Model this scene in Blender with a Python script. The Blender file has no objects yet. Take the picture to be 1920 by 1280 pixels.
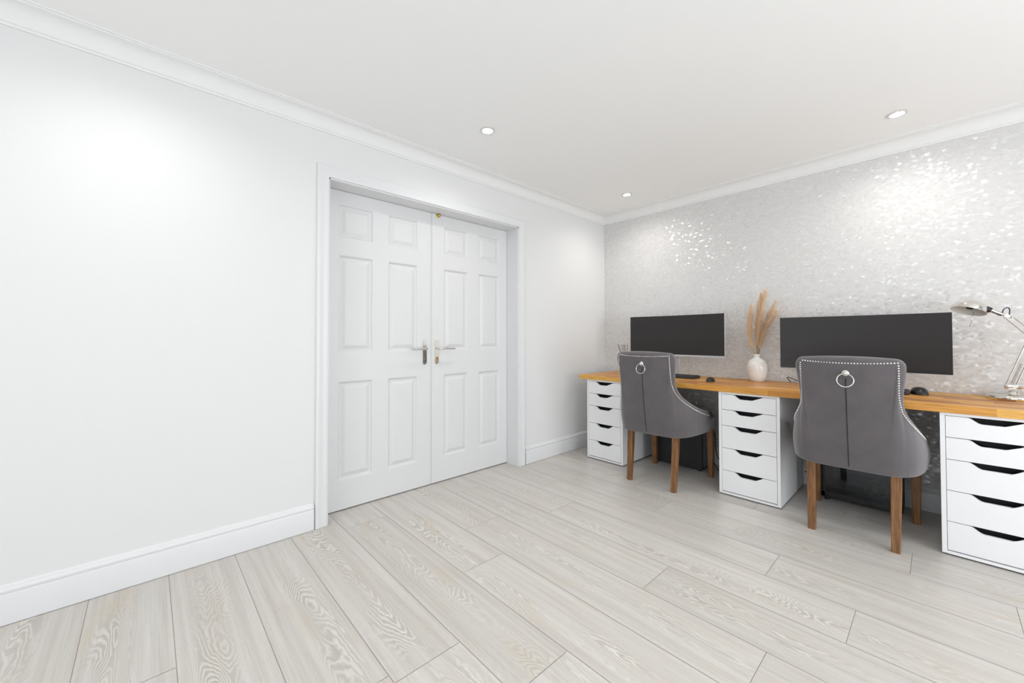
import bpy, bmesh, math, random
from mathutils import Vector, Matrix
random.seed(7)
PI = math.pi
SC = bpy.context.scene
COL = SC.collection

# ------------------------------------------------------------------ camera
F_PX, YAW, PITCH, ROLL, CY, CAM_H = 737.85, 0.824889, 0.0167, -0.0012027, 621.06, 1.07084
WX, WY = 3.5464, 2.3933            # wallpaper wall (x) and door wall (y)
CEIL = 2.350
cam = bpy.data.cameras.new('camera')
cam.sensor_width = 36.0
cam.lens = F_PX / 1920 * 36.0
cam.shift_y = (CY - 640) / 1920
cam.clip_start = 0.05
cam_o = bpy.data.objects.new('camera', cam)
COL.objects.link(cam_o)
fh = Vector((math.cos(YAW), math.sin(YAW), 0)); rt = Vector((math.sin(YAW), -math.cos(YAW), 0)); zz = Vector((0, 0, 1))
fw = fh * math.cos(PITCH) + zz * math.sin(PITCH)
up = -fh * math.sin(PITCH) + zz * math.cos(PITCH)
r2 = rt * math.cos(ROLL) + up * math.sin(ROLL)
u2 = -rt * math.sin(ROLL) + up * math.cos(ROLL)
M = Matrix((r2, u2, -fw)).transposed().to_4x4()
M.translation = Vector((0, 0, CAM_H))
cam_o.matrix_world = M
SC.camera = cam_o

# ------------------------------------------------------------------ world, daylight, exposure
SC.view_settings.view_transform = 'Standard'
SC.view_settings.look = 'None'
SC.view_settings.gamma = 1
SC.view_settings.use_curve_mapping = False
SC.view_settings.exposure = 0.29
W = bpy.data.worlds.new('sky'); SC.world = W
W.use_nodes = True
W.node_tree.nodes['Background'].inputs[0].default_value = (0.80, 0.90, 1.0, 1)
W.node_tree.nodes['Background'].inputs[1].default_value = 1.0

SPOT_W = 14.3
FILL_W = 78.0
def daylight_fill(name, loc, rot, sx, sy, watts):  # added area light outside an unseen window, tilted up as room fill
    l = bpy.data.lights.new(name, 'AREA'); l.shape = 'RECTANGLE'; l.size = sx; l.size_y = sy
    l.energy = watts; l.color = (0.94, 0.97, 1.0)
    o = bpy.data.objects.new(name, l); o.location = loc; o.rotation_euler = rot; COL.objects.link(o)
    return o
RX0, RY0 = -2.30, -2.10            # the two walls behind the camera
daylight_fill('daylight_fill', (1.35, RY0 - 0.45, 1.05), (PI / 2 + 0.45, 0, 0), 2.8, 1.4, FILL_W * 0.76)
daylight_fill('daylight_fill', (RX0 - 0.45, -0.35, 0.95), (PI / 2 + 0.6, 0, -PI / 2), 2.6, 1.3, FILL_W * 0.36)

# ------------------------------------------------------------------ helpers
def s2l(c):
    return tuple(((v / 255) / 12.92 if v / 255 <= 0.04045 else ((v / 255 + 0.055) / 1.055) ** 2.4) for v in c)

def mat(name, rgb, rough=0.5, metal=0.0, spec=0.5, **kw):
    m = bpy.data.materials.new(name); m.use_nodes = True
    b = m.node_tree.nodes['Principled BSDF']
    b.inputs['Base Color'].default_value = (*s2l(rgb), 1)
    b.inputs['Roughness'].default_value = rough
    b.inputs['Metallic'].default_value = metal
    b.inputs['Specular IOR Level'].default_value = spec
    for k, v in kw.items():
        b.inputs[k.replace('_', ' ')].default_value = v
    return m

class NT:
    """small node-graph writer"""
    def __init__(s, m): s.m = m; s.t = m.node_tree; s.b = s.t.nodes['Principled BSDF']
    def n(s, ty, **kw):
        nd = s.t.nodes.new(ty)
        for k, v in kw.items(): setattr(nd, k, v)
        return nd
    def link(s, a, b): s.t.links.new(a, b)
    def put(s, sock, v):
        if isinstance(v, bpy.types.NodeSocket): s.link(v, sock)
        else: sock.default_value = v
    def math(s, op, a, b=None, c=None, clamp=False):
        nd = s.n('ShaderNodeMath', operation=op, use_clamp=clamp)
        s.put(nd.inputs[0], a)
        if b is not None: s.put(nd.inputs[1], b)
        if c is not None: s.put(nd.inputs[2], c)
        return nd.outputs[0]
    def comb(s, x, y, z):
        nd = s.n('ShaderNodeCombineXYZ')
        for i, v in enumerate((x, y, z)): s.put(nd.inputs[i], v)
        return nd.outputs[0]
    def sep(s, v):
        nd = s.n('ShaderNodeSeparateXYZ'); s.link(v, nd.inputs[0]); return nd.outputs
    def noise(s, vec, scale=1, detail=2, rough=0.5, dist=0.0, dim='3D'):
        nd = s.n('ShaderNodeTexNoise', noise_dimensions=dim)
        if vec is not None: s.link(vec, nd.inputs['Vector'])
        nd.inputs['Scale'].default_value = scale; nd.inputs['Detail'].default_value = detail
        nd.inputs['Roughness'].default_value = rough; nd.inputs['Distortion'].default_value = dist
        return nd
    def ramp(s, fac, stops):
        nd = s.n('ShaderNodeValToRGB'); s.link(fac, nd.inputs[0])
        e = nd.color_ramp.elements
        while len(e) < len(stops): e.new(0.5)
        for i, (p, c) in enumerate(stops):
            e[i].position = p
            e[i].color = (c, c, c, 1) if isinstance(c, (int, float)) else (*s2l(c), 1)
        return nd.outputs[0]
    def mix(s, fac, a, b, mode='MIX'):
        nd = s.n('ShaderNodeMix', data_type='RGBA', blend_type=mode)
        s.put(nd.inputs[0], fac)
        for sock, v in ((nd.inputs[6], a), (nd.inputs[7], b)):
            if isinstance(v, tuple): v = (*s2l(v), 1)
            s.put(sock, v)
        return nd.outputs[2]
    def bump(s, h, strength=0.2, dist=0.001):
        nd = s.n('ShaderNodeBump'); nd.inputs['Strength'].default_value = strength
        nd.inputs['Distance'].default_value = dist
        s.link(h, nd.inputs['Height']); return nd.outputs[0]
    def coord(s, kind='Object'):
        return s.n('ShaderNodeTexCoord').outputs[kind]

def tag(o, label=None, cat=None, group=None, kind=None):
    if label: o['label'] = label
    if cat: o['category'] = cat
    if group: o['group'] = group
    if kind: o['kind'] = kind
    return o

def thing(name, loc, label, cat, group=None, rz=0.0):
    o = bpy.data.objects.new(name, None); COL.objects.link(o)
    o.location = loc; o.rotation_euler = (0, 0, rz); o.empty_display_size = 0.1
    return tag(o, label, cat, group)

def obj(name, bm, m, parent=None, smooth=False, loc=None, angle=None):
    me = bpy.data.meshes.new(name)
    bmesh.ops.recalc_face_normals(bm, faces=bm.faces)
    bm.to_mesh(me); bm.free()
    if m is not None:
        for x in (m if isinstance(m, (list, tuple)) else [m]): me.materials.append(x)
    if smooth:
        for p in me.polygons: p.use_smooth = True
    if angle is not None: me.set_sharp_from_angle(angle=math.radians(angle))
    o = bpy.data.objects.new(name, me); COL.objects.link(o)
    if parent is not None: o.parent = parent
    if loc is not None: o.location = loc
    return o

def struct(name, bm, m, parent=None, **kw):
    o = obj(name, bm, m, parent, **kw)
    if parent is None: o['kind'] = 'structure'
    return o

def dup(root, loc, label, rz=None):
    def cp(o, par):
        c = o.copy(); COL.objects.link(c)
        if par is not None: c.parent = par
        for ch in list(kids.get(o.name, [])): cp(ch, c)
        return c
    kids = {}
    for o in list(COL.objects):
        if o.parent is not None: kids.setdefault(o.parent.name, []).append(o)
    r = cp(root, None); r.location = loc; r['label'] = label
    if rz is not None: r.rotation_euler = (0, 0, rz)
    return r

def B(): return bmesh.new()

def box(bm, lo, hi, bev=0.0, seg=2, mi=0):
    b2 = bmesh.new()
    bmesh.ops.create_cube(b2, size=1.0)
    lo = Vector(lo); hi = Vector(hi); c = (lo + hi) / 2; d = hi - lo
    for v in b2.verts: v.co = Vector((v.co.x * d.x, v.co.y * d.y, v.co.z * d.z)) + c
    if bev > 0:
        bmesh.ops.bevel(b2, geom=list(b2.edges), offset=bev, segments=seg, profile=0.5, affect='EDGES')
    merge(bm, b2, mi)

def merge(bm, b2, mi=0, mx=None):
    vm = {}
    for v in b2.verts: vm[v] = bm.verts.new(mx @ v.co if mx is not None else v.co)
    for f in b2.faces:
        try: nf = bm.faces.new([vm[v] for v in f.verts]); nf.material_index = mi; nf.smooth = f.smooth
        except ValueError: pass
    b2.free()

def poly_extrude(bm, pts, axis_from, axis_to, fn, mi=0):
    """prism: 2D outline pts mapped through fn(p, t) at t=axis_from, axis_to"""
    a = [bm.verts.new(fn(p, axis_from)) for p in pts]
    b = [bm.verts.new(fn(p, axis_to)) for p in pts]
    n = len(pts)
    f1 = bm.faces.new(a); f2 = bm.faces.new(list(reversed(b)))
    f1.material_index = f2.material_index = mi
    for i in range(n):
        f = bm.faces.new((a[i], b[i], b[(i + 1) % n], a[(i + 1) % n])); f.material_index = mi

def tube(bm, pts, r, n=8, cap=True, mi=0, radii=None):
    pts = [Vector(p) for p in pts]
    rings = []
    prev = None
    for i, p in enumerate(pts):
        d = (pts[min(i + 1, len(pts) - 1)] - pts[max(i - 1, 0)]).normalized()
        if prev is None:
            a = d.orthogonal().normalized()
        else:
            a = (prev - d * prev.dot(d)).normalized()
        prev = a
        b = d.cross(a)
        rr = radii[i] if radii else r
        rings.append([bm.verts.new(p + a * (rr * math.cos(2 * PI * k / n)) + b * (rr * math.sin(2 * PI * k / n))) for k in range(n)])
    for i in range(len(rings) - 1):
        for k in range(n):
            f = bm.faces.new((rings[i][k], rings[i][(k + 1) % n], rings[i + 1][(k + 1) % n], rings[i + 1][k])); f.material_index = mi
    if cap:
        bm.faces.new(list(reversed(rings[0]))).material_index = mi; bm.faces.new(rings[-1]).material_index = mi

def lathe(bm, prof, n=48, mx=None, mi=0):
    """prof: list of (r, z) rotated about z"""
    rows = []
    for r, z in prof:
        if r < 1e-6:
            co = Vector((0, 0, z)); rows.append([bm.verts.new(mx @ co if mx is not None else co)])
        else:
            row = []
            for k in range(n):
                co = Vector((r * math.cos(2 * PI * k / n), r * math.sin(2 * PI * k / n), z))
                row.append(bm.verts.new(mx @ co if mx is not None else co))
            rows.append(row)
    for a, b in zip(rows, rows[1:]):
        for k in range(n):
            k2 = (k + 1) % n
            if len(a) == 1 and len(b) == 1: continue
            if len(a) == 1: f = bm.faces.new((a[0], b[k2], b[k]))
            elif len(b) == 1: f = bm.faces.new((a[k], a[k2], b[0]))
            else: f = bm.faces.new((a[k], a[k2], b[k2], b[k]))
            f.material_index = mi

def catmull(P, sub):
    P = [Vector(p) for p in P]; out = []
    for i in range(len(P) - 1):
        p0 = P[i - 1] if i > 0 else P[i] * 2 - P[i + 1]
        p1, p2 = P[i], P[i + 1]
        p3 = P[i + 2] if i + 2 < len(P) else P[i + 1] * 2 - P[i]
        for k in range(sub):
            t = k / sub
            out.append(0.5 * ((2 * p1) + (p2 - p0) * t + (2 * p0 - 5 * p1 + 4 * p2 - p3) * t * t + (3 * p1 - p0 - 3 * p2 + p3) * t ** 3))
    out.append(P[-1])
    return out

# ------------------------------------------------------------------ materials
def paint(name, rgb, rough, bumpk=0.0):
    m = mat(name, rgb, rough, spec=0.3)
    g = NT(m)
    if bumpk:
        nz = g.noise(g.coord(), 260, 3, 0.6)
        g.link(g.bump(nz.outputs[0], bumpk, 0.0005), g.b.inputs['Normal'])
    return m
M_WALL = paint('wall_paint', (227, 227, 226), 0.75, 0.05)
M_CEIL = paint('ceiling_paint', (247, 247, 246), 0.85, 0.04)
M_COVE = paint('cornice_paint', (234, 234, 233), 0.8)
M_GLOSS = paint('white_gloss_wood', (226, 226, 227), 0.32)
M_DOOR = paint('door_white', (222, 222, 222), 0.40)

def wallpaper():
    m = bpy.data.materials.new('metallic_fleck_wallpaper'); m.use_nodes = True
    g = NT(m); t = g.t
    co = g.coord()
    wob = g.noise(co, 34, 2, 0.5)
    vm = g.n('ShaderNodeVectorMath', operation='MULTIPLY_ADD')
    g.link(wob.outputs['Color'], vm.inputs[0]); vm.inputs[1].default_value = (0.013,) * 3; g.link(co, vm.inputs[2])
    mp = g.n('ShaderNodeMapping'); g.link(vm.outputs[0], mp.inputs[0]); mp.inputs['Rotation'].default_value = (0.5, 0, 0); mp.inputs['Scale'].default_value = (1, 58, 84)
    vo = g.n('ShaderNodeTexVoronoi', feature='F1'); g.link(mp.outputs[0], vo.inputs['Vector']); vo.inputs['Scale'].default_value = 1.0
    rnd = vo.outputs['Color']
    # every fleck of foil lies at its own slight tilt
    sub = g.n('ShaderNodeVectorMath', operation='SUBTRACT'); g.link(rnd, sub.inputs[0]); sub.inputs[1].default_value = (0.5,) * 3
    mul = g.n('ShaderNodeVectorMath', operation='MULTIPLY_ADD'); g.link(sub.outputs[0], mul.inputs[0]); mul.inputs[1].default_value = (0.64,) * 3
    geo = g.n('ShaderNodeNewGeometry'); g.link(geo.outputs['Normal'], mul.inputs[2])
    nrm = g.n('ShaderNodeVectorMath', operation='NORMALIZE'); g.link(mul.outputs[0], nrm.inputs[0])
    r = g.sep(rnd)
    mask = g.math('GREATER_THAN', r[1], 0.36)
    big = g.noise(co, 3.0, 3, 0.6)
    tone = g.mix(big.outputs[0], (211, 210, 209), (220, 218, 216))
    tone2 = g.mix(g.math('MULTIPLY', r[0], 0.22), tone, (222, 221, 219))
    dif = g.n('ShaderNodeBsdfDiffuse'); g.link(tone2, dif.inputs[0])
    gl = g.n('ShaderNodeBsdfGlossy'); gl.inputs['Color'].default_value = (0.82, 0.82, 0.81, 1); gl.inputs['Roughness'].default_value = 0.26
    g.link(nrm.outputs[0], gl.inputs['Normal'])
    mx = g.n('ShaderNodeMixShader'); g.put(mx.inputs[0], g.math('MULTIPLY', mask, 0.16))
    g.link(dif.outputs[0], mx.inputs[1]); g.link(gl.outputs[0], mx.inputs[2])
    out = t.nodes['Material Output']; g.link(mx.outputs[0], out.inputs[0])
    return m
M_PAPER = wallpaper()

def floor_mat():
    m = mat('limed_oak_plank', (200, 195, 188), 0.36, spec=0.4); g = NT(m)
    uv = g.n('ShaderNodeUVMap', uv_map='plank').outputs[0]
    at = g.n('ShaderNodeAttribute', attribute_name='rnd', attribute_type='GEOMETRY')
    rr = g.sep(at.outputs['Vector'])
    u, v = g.sep(uv)[0], g.sep(uv)[1]
    offx = g.math('MULTIPLY', rr[0], 61.0); offy = g.math('MULTIPLY', rr[1], 47.0)
    # cathedral figure: contour lines of a long stretched field
    lowc = g.comb(g.math('ADD', g.math('MULTIPLY', u, 1.6), offx), g.math('ADD', g.math('MULTIPLY', v, 8.5), offy), rr[2])
    low = g.noise(lowc, 1.0, 1.5, 0.45, 0.25)
    wavc = g.comb(g.math('ADD', g.math('MULTIPLY', u, 26.0), offx), g.math('MULTIPLY', v, 60.0), offy)
    wav = g.noise(wavc, 1.0, 2, 0.5)
    f = g.math('ADD', low.outputs[0], g.math('MULTIPLY', wav.outputs[0], 0.035))
    saw = g.math('FRACT', g.math('MULTIPLY', f, 36.0))
    tri = g.math('ABSOLUTE', g.math('SUBTRACT', saw, 0.5))           # 0..0.5
    pale = g.ramp(tri, [(0.0, 1.0), (0.16, 0.55), (0.34, 0.0)])
    # mask: figure only in the heart of the board
    mid = g.math('MULTIPLY', g.math('SUBTRACT', v, g.math('ADD', 0.075, g.math('MULTIPLY', rr[1], 0.10))), 1.0)
    meander = g.noise(g.comb(g.math('ADD', g.math('MULTIPLY', u, 1.6), offy), offx, 0.0), 1.0, 1, 0.5)
    mid2 = g.math('ADD', mid, g.math('MULTIPLY', g.math('SUBTRACT', meander.outputs[0], 0.5), 0.14))
    band = g.math('SUBTRACT', 1.0, g.math('MULTIPLY', g.math('ABSOLUTE', mid2), 15.0), clamp=True)
    band = g.ramp(band, [(0.0, 0.10), (0.45, 0.75), (1.0, 1.0)])
    patch = g.noise(g.comb(g.math('ADD', g.math('MULTIPLY', u, 2.2), offx), g.math('MULTIPLY', v, 4.0), offy), 1.0, 1, 0.5)
    patch = g.ramp(patch.outputs[0], [(0.38, 0.12), (0.60, 1.0)])
    fig = g.math('MULTIPLY', band, patch)
    # straight fibre streaks
    st = g.noise(g.comb(g.math('ADD', g.math('MULTIPLY', u, 3.0), offx), g.math('MULTIPLY', v, 190.0), offy), 1.0, 4, 0.62)
    st2 = g.noise(g.comb(g.math('ADD', g.math('MULTIPLY', u, 1.1), offx), g.math('MULTIPLY', v, 34.0), offy), 1.0, 3, 0.6)
    fine = g.noise(g.comb(g.math('ADD', g.math('MULTIPLY', u, 60.0), offx), g.math('MULTIPLY', v, 420.0), offy), 1.0, 2, 0.5)
    base = g.mix(g.ramp(st2.outputs[0], [(0.30, 0.0), (0.72, 1.0)]), (186, 180, 173), (208, 204, 199))
    base = g.mix(g.math('MULTIPLY', g.ramp(st.outputs[0], [(0.35, 0.0), (0.70, 1.0)]), 0.45), base, (217, 214, 209))
    base = g.mix(g.math('MULTIPLY', g.ramp(fine.outputs[0], [(0.30, 1.0), (0.50, 0.0)]), 0.14), base, (165, 160, 153))
    dark = g.math('MULTIPLY', g.math('MULTIPLY', g.math('SUBTRACT', 1.0, pale), fig), 0.50)
    base = g.mix(dark, base, (166, 160, 153))
    base = g.mix(g.math('MULTIPLY', g.math('MULTIPLY', pale, fig), 0.80), base, (224, 220, 213))
    # tan blushes and knots
    tan = g.noise(g.comb(g.math('ADD', g.math('MULTIPLY', u, 3.2), offy), g.math('MULTIPLY', v, 13.0), offx), 1.0, 2, 0.5)
    base = g.mix(g.math('MULTIPLY', g.ramp(tan.outputs[0], [(0.56, 0.0), (0.80, 1.0)]), 0.36), base, (196, 178, 150))
    tone = g.math('ADD', 0.985, g.math('MULTIPLY', rr[2], 0.07))
    hs = g.n('ShaderNodeHueSaturation'); g.link(base, hs.inputs['Color']); g.link(tone, hs.inputs['Value'])
    g.link(hs.outputs[0], g.b.inputs['Base Color'])
    g.link(g.math('ADD', 0.27, g.math('MULTIPLY', st.outputs[0], 0.16)), g.b.inputs['Roughness'])
    g.link(g.bump(st.outputs[0], 0.10, 0.0006), g.b.inputs['Normal'])
    return m
M_FLOOR = floor_mat()
M_GROOVE = mat('plank_joint', (176, 168, 157), 0.8)

def stave_mat():
    m = mat('oiled_butcher_block', (190, 135, 75), 0.38, spec=0.4); g = NT(m)
    co = g.coord(); s = g.sep(co)
    # staves run along y, 40 mm wide, with staggered butt joints
    row = g.math('FLOOR', g.math('DIVIDE', s[0], 0.042))
    wn = g.n('ShaderNodeTexWhiteNoise', noise_dimensions='1D'); g.link(row, wn.inputs['W'])
    cell = g.math('FLOOR', g.math('DIVIDE', g.math('ADD', s[1], g.math('MULTIPLY', wn.outputs[0], 3.7)), 0.46))
    layer = g.math('FLOOR', g.math('DIVIDE', g.math('SUBTRACT', s[2], -0.0), 0.05))
    wn2 = g.n('ShaderNodeTexWhiteNoise', noise_dimensions='3D'); g.link(g.comb(row, cell, layer), wn2.inputs['Vector'])
    c = g.ramp(wn2.outputs[0], [(0.0, (168, 104, 46)), (0.35, (206, 140, 62)), (0.7, (228, 166, 78)), (1.0, (240, 186, 98))])
    gr = g.noise(g.comb(g.math('MULTIPLY', s[0], 150.0), g.math('ADD', g.math('MULTIPLY', s[1], 7.0), g.math('MULTIPLY', wn2.outputs[0], 40.0)), g.math('MULTIPLY', s[2], 150.0)), 1.0, 4, 0.62)
    c = g.mix(g.math('MULTIPLY', g.ramp(gr.outputs[0], [(0.36, 1.0), (0.60, 0.0)]), 0.40), c, (122, 72, 30))
    g.link(c, g.b.inputs['Base Color'])
    g.link(g.bump(gr.outputs[0], 0.06, 0.0005), g.b.inputs['Normal'])
    return m
M_BLOCK = stave_mat()

def wood_leg():
    m = mat('walnut_stained_leg', (104, 72, 46), 0.42); g = NT(m)
    s = g.sep(g.coord())
    gr = g.noise(g.comb(g.math('MULTIPLY', s[0], 90.0), g.math('MULTIPLY', s[1], 90.0), g.math('MULTIPLY', s[2], 7.0)), 1.0, 4, 0.6)
    g.link(g.ramp(gr.outputs[0], [(0.3, (92, 59, 32)), (0.7, (148, 104, 60))]), g.b.inputs['Base Color'])
    return m
M_LEG = wood_leg()

def fabric(name, c1, c2):
    m = mat(name, c1, 0.95, spec=0.15); g = NT(m); co = g.coord()
    n1 = g.noise(co, 620, 2, 0.7); n2 = g.noise(co, 6, 3, 0.6)
    w = g.math('ADD', g.math('MULTIPLY', n1.outputs[0], 0.65), g.math('MULTIPLY', n2.outputs[0], 0.35))
    g.link(g.ramp(w, [(0.36, c1), (0.64, c2)]), g.b.inputs['Base Color'])
    g.b.inputs['Sheen Weight'].default_value = 0.45; g.b.inputs['Sheen Roughness'].default_value = 0.5
    g.link(g.bump(n1.outputs[0], 0.25, 0.0006), g.b.inputs['Normal'])
    return m
M_FAB = fabric('grey_woven_fabric', (83, 79, 81), (106, 101, 103))
M_SEAM = mat('dark_seam', (38, 35, 36), 0.9)
M_CHROME = mat('polished_chrome', (225, 222, 216), 0.08, 1.0)
M_NICKEL = mat('nickel', (226, 224, 220), 0.22, 1.0)
M_BRASS = mat('brass', (196, 168, 84), 0.2, 1.0)
M_BLACK = mat('black_plastic', (24, 24, 26), 0.35)
M_BLACKM = mat('black_matt', (30, 30, 32), 0.6)
M_LAM = mat('white_laminate', (240, 240, 241), 0.38, spec=0.4)
M_TRAYSHADE = mat('drawer_inside_shade', (26, 27, 31), 0.7)  # near-black colour stands in for the shade inside the drawers
M_SCREEN = mat('matt_screen', (50, 48, 48), 0.42, spec=0.28)
M_BEZEL = mat('dark_bezel', (34, 34, 36), 0.4)
M_SILVER = mat('silver_plastic', (196, 198, 203), 0.35, 0.2)
M_CERAM = mat('white_glazed_ceramic', (240, 238, 234), 0.16, spec=0.6)
M_STEM = mat('dry_stem', (150, 122, 80), 0.8)
M_KEY = mat('black_keys', (38, 38, 41), 0.5)
M_REED = mat('dark_reed', (62, 54, 46), 0.8)
M_BOTTLE = mat('amber_diffuser', (120, 100, 80), 0.15)
M_SHADEIN = mat('lamp_shade_inside', (214, 214, 211), 0.45)
M_EDGE = mat('screen_edge', (36, 52, 60), 0.3)
def plume_mat():
    m = bpy.data.materials.new('dried_pampas'); m.use_nodes = True; g = NT(m)
    a = g.n('ShaderNodeBsdfDiffuse'); a.inputs[0].default_value = (*s2l((250, 232, 208)), 1)
    b = g.n('ShaderNodeBsdfTranslucent'); b.inputs[0].default_value = (*s2l((252, 236, 214)), 1)
    mx = g.n('ShaderNodeMixShader'); mx.inputs[0].default_value = 0.45
    g.link(a.outputs[0], mx.inputs[1]); g.link(b.outputs[0], mx.inputs[2]); g.link(mx.outputs[0], g.t.nodes['Material Output'].inputs[0]); return m
M_GRASS = plume_mat()
def glass(name, rgb, rough=0.02, alpha=None):
    m = bpy.data.materials.new(name); m.use_nodes = True; g = NT(m)
    tr = g.n('ShaderNodeBsdfTransparent'); tr.inputs[0].default_value = (*s2l(rgb), 1)
    gl = g.n('ShaderNodeBsdfGlossy'); gl.inputs['Roughness'].default_value = rough
    fr = g.n('ShaderNodeFresnel'); fr.inputs[0].default_value = 1.52
    mx = g.n('ShaderNodeMixShader'); g.link(fr.outputs[0], mx.inputs[0]); g.link(tr.outputs[0], mx.inputs[1]); g.link(gl.outputs[0], mx.inputs[2])
    g.link(mx.outputs[0], g.t.nodes['Material Output'].inputs[0]); return m
M_TINT = glass('tinted_side_glass', (205, 208, 212))
M_LENS = bpy.data.materials.new('lamp_lens'); M_LENS.use_nodes = True
_b = M_LENS.node_tree.nodes['Principled BSDF']; _b.inputs['Emission Color'].default_value = (1, 0.98, 0.94, 1); _b.inputs['Emission Strength'].default_value = 22.0

# ------------------------------------------------------------------ floor
DX = 0.24665; X_OFF = -0.168
joints = {3: 1.158, 4: 0.875, 5: 1.484, 7: 0.870, 6: 0.410, 8: 0.233, 9: 0.543, 2: -0.20, 1: -0.05, 0: 0.30, -1: 0.42, -2: 0.9, 10: 1.2, 11: 0.1, 12: 0.8, 13: 0.4, 14: 1.3}
PL = 1.397; GAP = 0.0009
bm = B()
uvl = bm.loops.layers.uv.new('plank')
fa = bm.faces.layers.float_vector.new('rnd')
row0 = int(math.floor((RX0 - X_OFF) / DX)) - 1; row1 = int(math.ceil((WX + 0.1 - X_OFF) / DX))
for r in range(row0, row1 + 1):
    x0 = X_OFF + r * DX; x1 = x0 + DX
    j = joints.get(r, (r * 0.613) % PL)
    k0 = int(math.floor((RY0 - 0.2 - j) / PL)); k1 = int(math.ceil((WY + 0.35 - j) / PL))
    for k in range(k0, k1):
        y0 = j + k * PL; y1 = y0 + PL
        a, b = max(y0, RY0 - 0.2), min(y1, WY + 0.35)
        if b - a < 0.01: continue
        xa, xb = max(x0, RX0 - 0.2), min(x1, WX + 0.1)
        if xb - xa < 0.01: continue
        co = [(xa + GAP, a + GAP), (xb - GAP, a + GAP), (xb - GAP, b - GAP), (xa + GAP, b - GAP)]
        f = bm.faces.new([bm.verts.new((x, y, 0)) for x, y in co])
        f[fa] = (random.random(), random.random(), random.random())
        for lp, (x, y) in zip(f.loops, co): lp[uvl].uv = (y - y0, x - x0)
ga = [bm.verts.new(p) for p in ((RX0 - .2, RY0 - .2, -.0015), (WX + .1, RY0 - .2, -.0015), (WX + .1, WY + .35, -.0015), (RX0 - .2, WY + .35, -.0015))]
f = bm.faces.new(ga); f.material_index = 1
lo = [bm.verts.new((v.co.x, v.co.y, -0.08)) for v in ga]
bm.faces.new(list(reversed(lo))).material_index = 1
for i in range(4): bm.faces.new((ga[i], lo[i], lo[(i + 1) % 4], ga[(i + 1) % 4])).material_index = 1
struct('floor', bm, [M_FLOOR, M_GROOVE])

# ------------------------------------------------------------------ walls, ceiling
T = 0.14
DO0, DO1, DOZ = 0.757, 2.287, 2.008     # doorway
YD = WY + 0.134                          # face of the door leaves
bm = B()
box(bm, (RX0 - .2, WY, 0), (DO0, WY + .20, 2.45)); box(bm, (DO1, WY, 0), (WX + T, WY + .20, 2.45)); box(bm, (DO0, WY, DOZ), (DO1, WY + .20, 2.45))
box(bm, (DO0 - .05, WY + .20, 0), (DO1 + .05, WY + .24, DOZ + .1))  # unseen panel added behind the doors to keep light out of the gaps
struct('wall_left', bm, M_WALL)
bm = B(); box(bm, (WX, RY0 - .2, 0), (WX + T, WY, 2.45)); struct('wall_right', bm, M_PAPER)
bm = B(); box(bm, (RX0 - .3, RY0 - .3, CEIL), (WX + T, WY + .2, CEIL + .12)); struct('ceiling', bm, M_CEIL)
# the two walls behind the camera, each with an unseen window placed to suit the fill light
def wall_with_hole(name, axis, p, a0, a1, h0, h1, z0, z1):
    bm = B()
    def bx(u0, u1, za, zb):
        if axis == 'y': box(bm, (u0, p - .12, za), (u1, p, zb))
        else: box(bm, (p - .12, u0, za), (p, u1, zb))
    bx(a0, h0, 0, 2.45); bx(h1, a1, 0, 2.45); bx(h0, h1, 0, z0); bx(h0, h1, z1, 2.45)
    struct(name, bm, M_WALL)
wall_with_hole('wall_back', 'y', RY0, RX0 - .12, WX, -0.1, 2.8, 0.30, 2.20)
wall_with_hole('wall_front', 'x', RX0, RY0, WY, -1.65, 0.95, 0.30, 2.20)
def window(name, axis, p, h0, h1, z0, z1, n):  # frames added around the fill light openings, never in view
    bm = B()
    w = (h1 - h0) / n
    for i in range(n + 1):
        c = h0 + i * w
        a, b = max(h0, c - .035), min(h1, c + .035)
        if axis == 'y': box(bm, (a, p - .09, z0), (b, p - .03, z1), .004)
        else: box(bm, (p - .09, a, z0), (p - .03, b, z1), .004)
    for z in (z0, z1 - .06):
        if axis == 'y': box(bm, (h0, p - .09, z), (h1, p - .03, z + .06), .004)
        else: box(bm, (p - .09, h0, z), (p - .03, h1, z + .06), .004)
    struct(name, bm, M_GLOSS)
window('fill_window_1', 'y', RY0, -0.1, 2.8, 0.30, 2.20, 3)
window('fill_window_2', 'x', RX0, -1.65, 0.95, 0.30, 2.20, 3)

# ------------------------------------------------------------------ mouldings
def run(bm, prof, p0, p1, inward):
    """sweep profile (d out from wall, z) from p0 to p1"""
    inward = Vector(inward); a, b = [], []
    for d, z in prof:
        a.append(bm.verts.new(Vector((p0[0], p0[1], 0)) + inward * d + Vector((0, 0, z))))
        b.append(bm.verts.new(Vector((p1[0], p1[1], 0)) + inward * d + Vector((0, 0, z))))
    n = len(prof)
    for i in range(n):
        bm.faces.new((a[i], a[(i + 1) % n], b[(i + 1) % n], b[i]))
    bm.faces.new(a); bm.faces.new(list(reversed(b)))
SK = [(-.004, .002), (.018, .002), (.018, .110), (.0165, .114), (.0135, .1155), (.0150, .119), (.0165, .124), (.0155, .130), (.0125, .134), (.0095, .136), (.0095, .139), (.0070, .144), (.0035, .147), (-.004, .148)]
bm = B(); run(bm, SK, (RX0, WY), (DO0 - .068, WY), (0, -1, 0)); struct('baseboard_left', bm, M_GLOSS, smooth=True, angle=32)
bm = B(); run(bm, SK, (DO1 + .068, WY), (WX, WY), (0, -1, 0)); struct('baseboard_center', bm, M_GLOSS, smooth=True, angle=32)
bm = B(); run(bm, SK, (WX, WY), (WX, RY0), (-1, 0, 0)); struct('baseboard_right', bm, M_GLOSS, smooth=True, angle=32)
HB = 2.262; H = CEIL - HB
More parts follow.
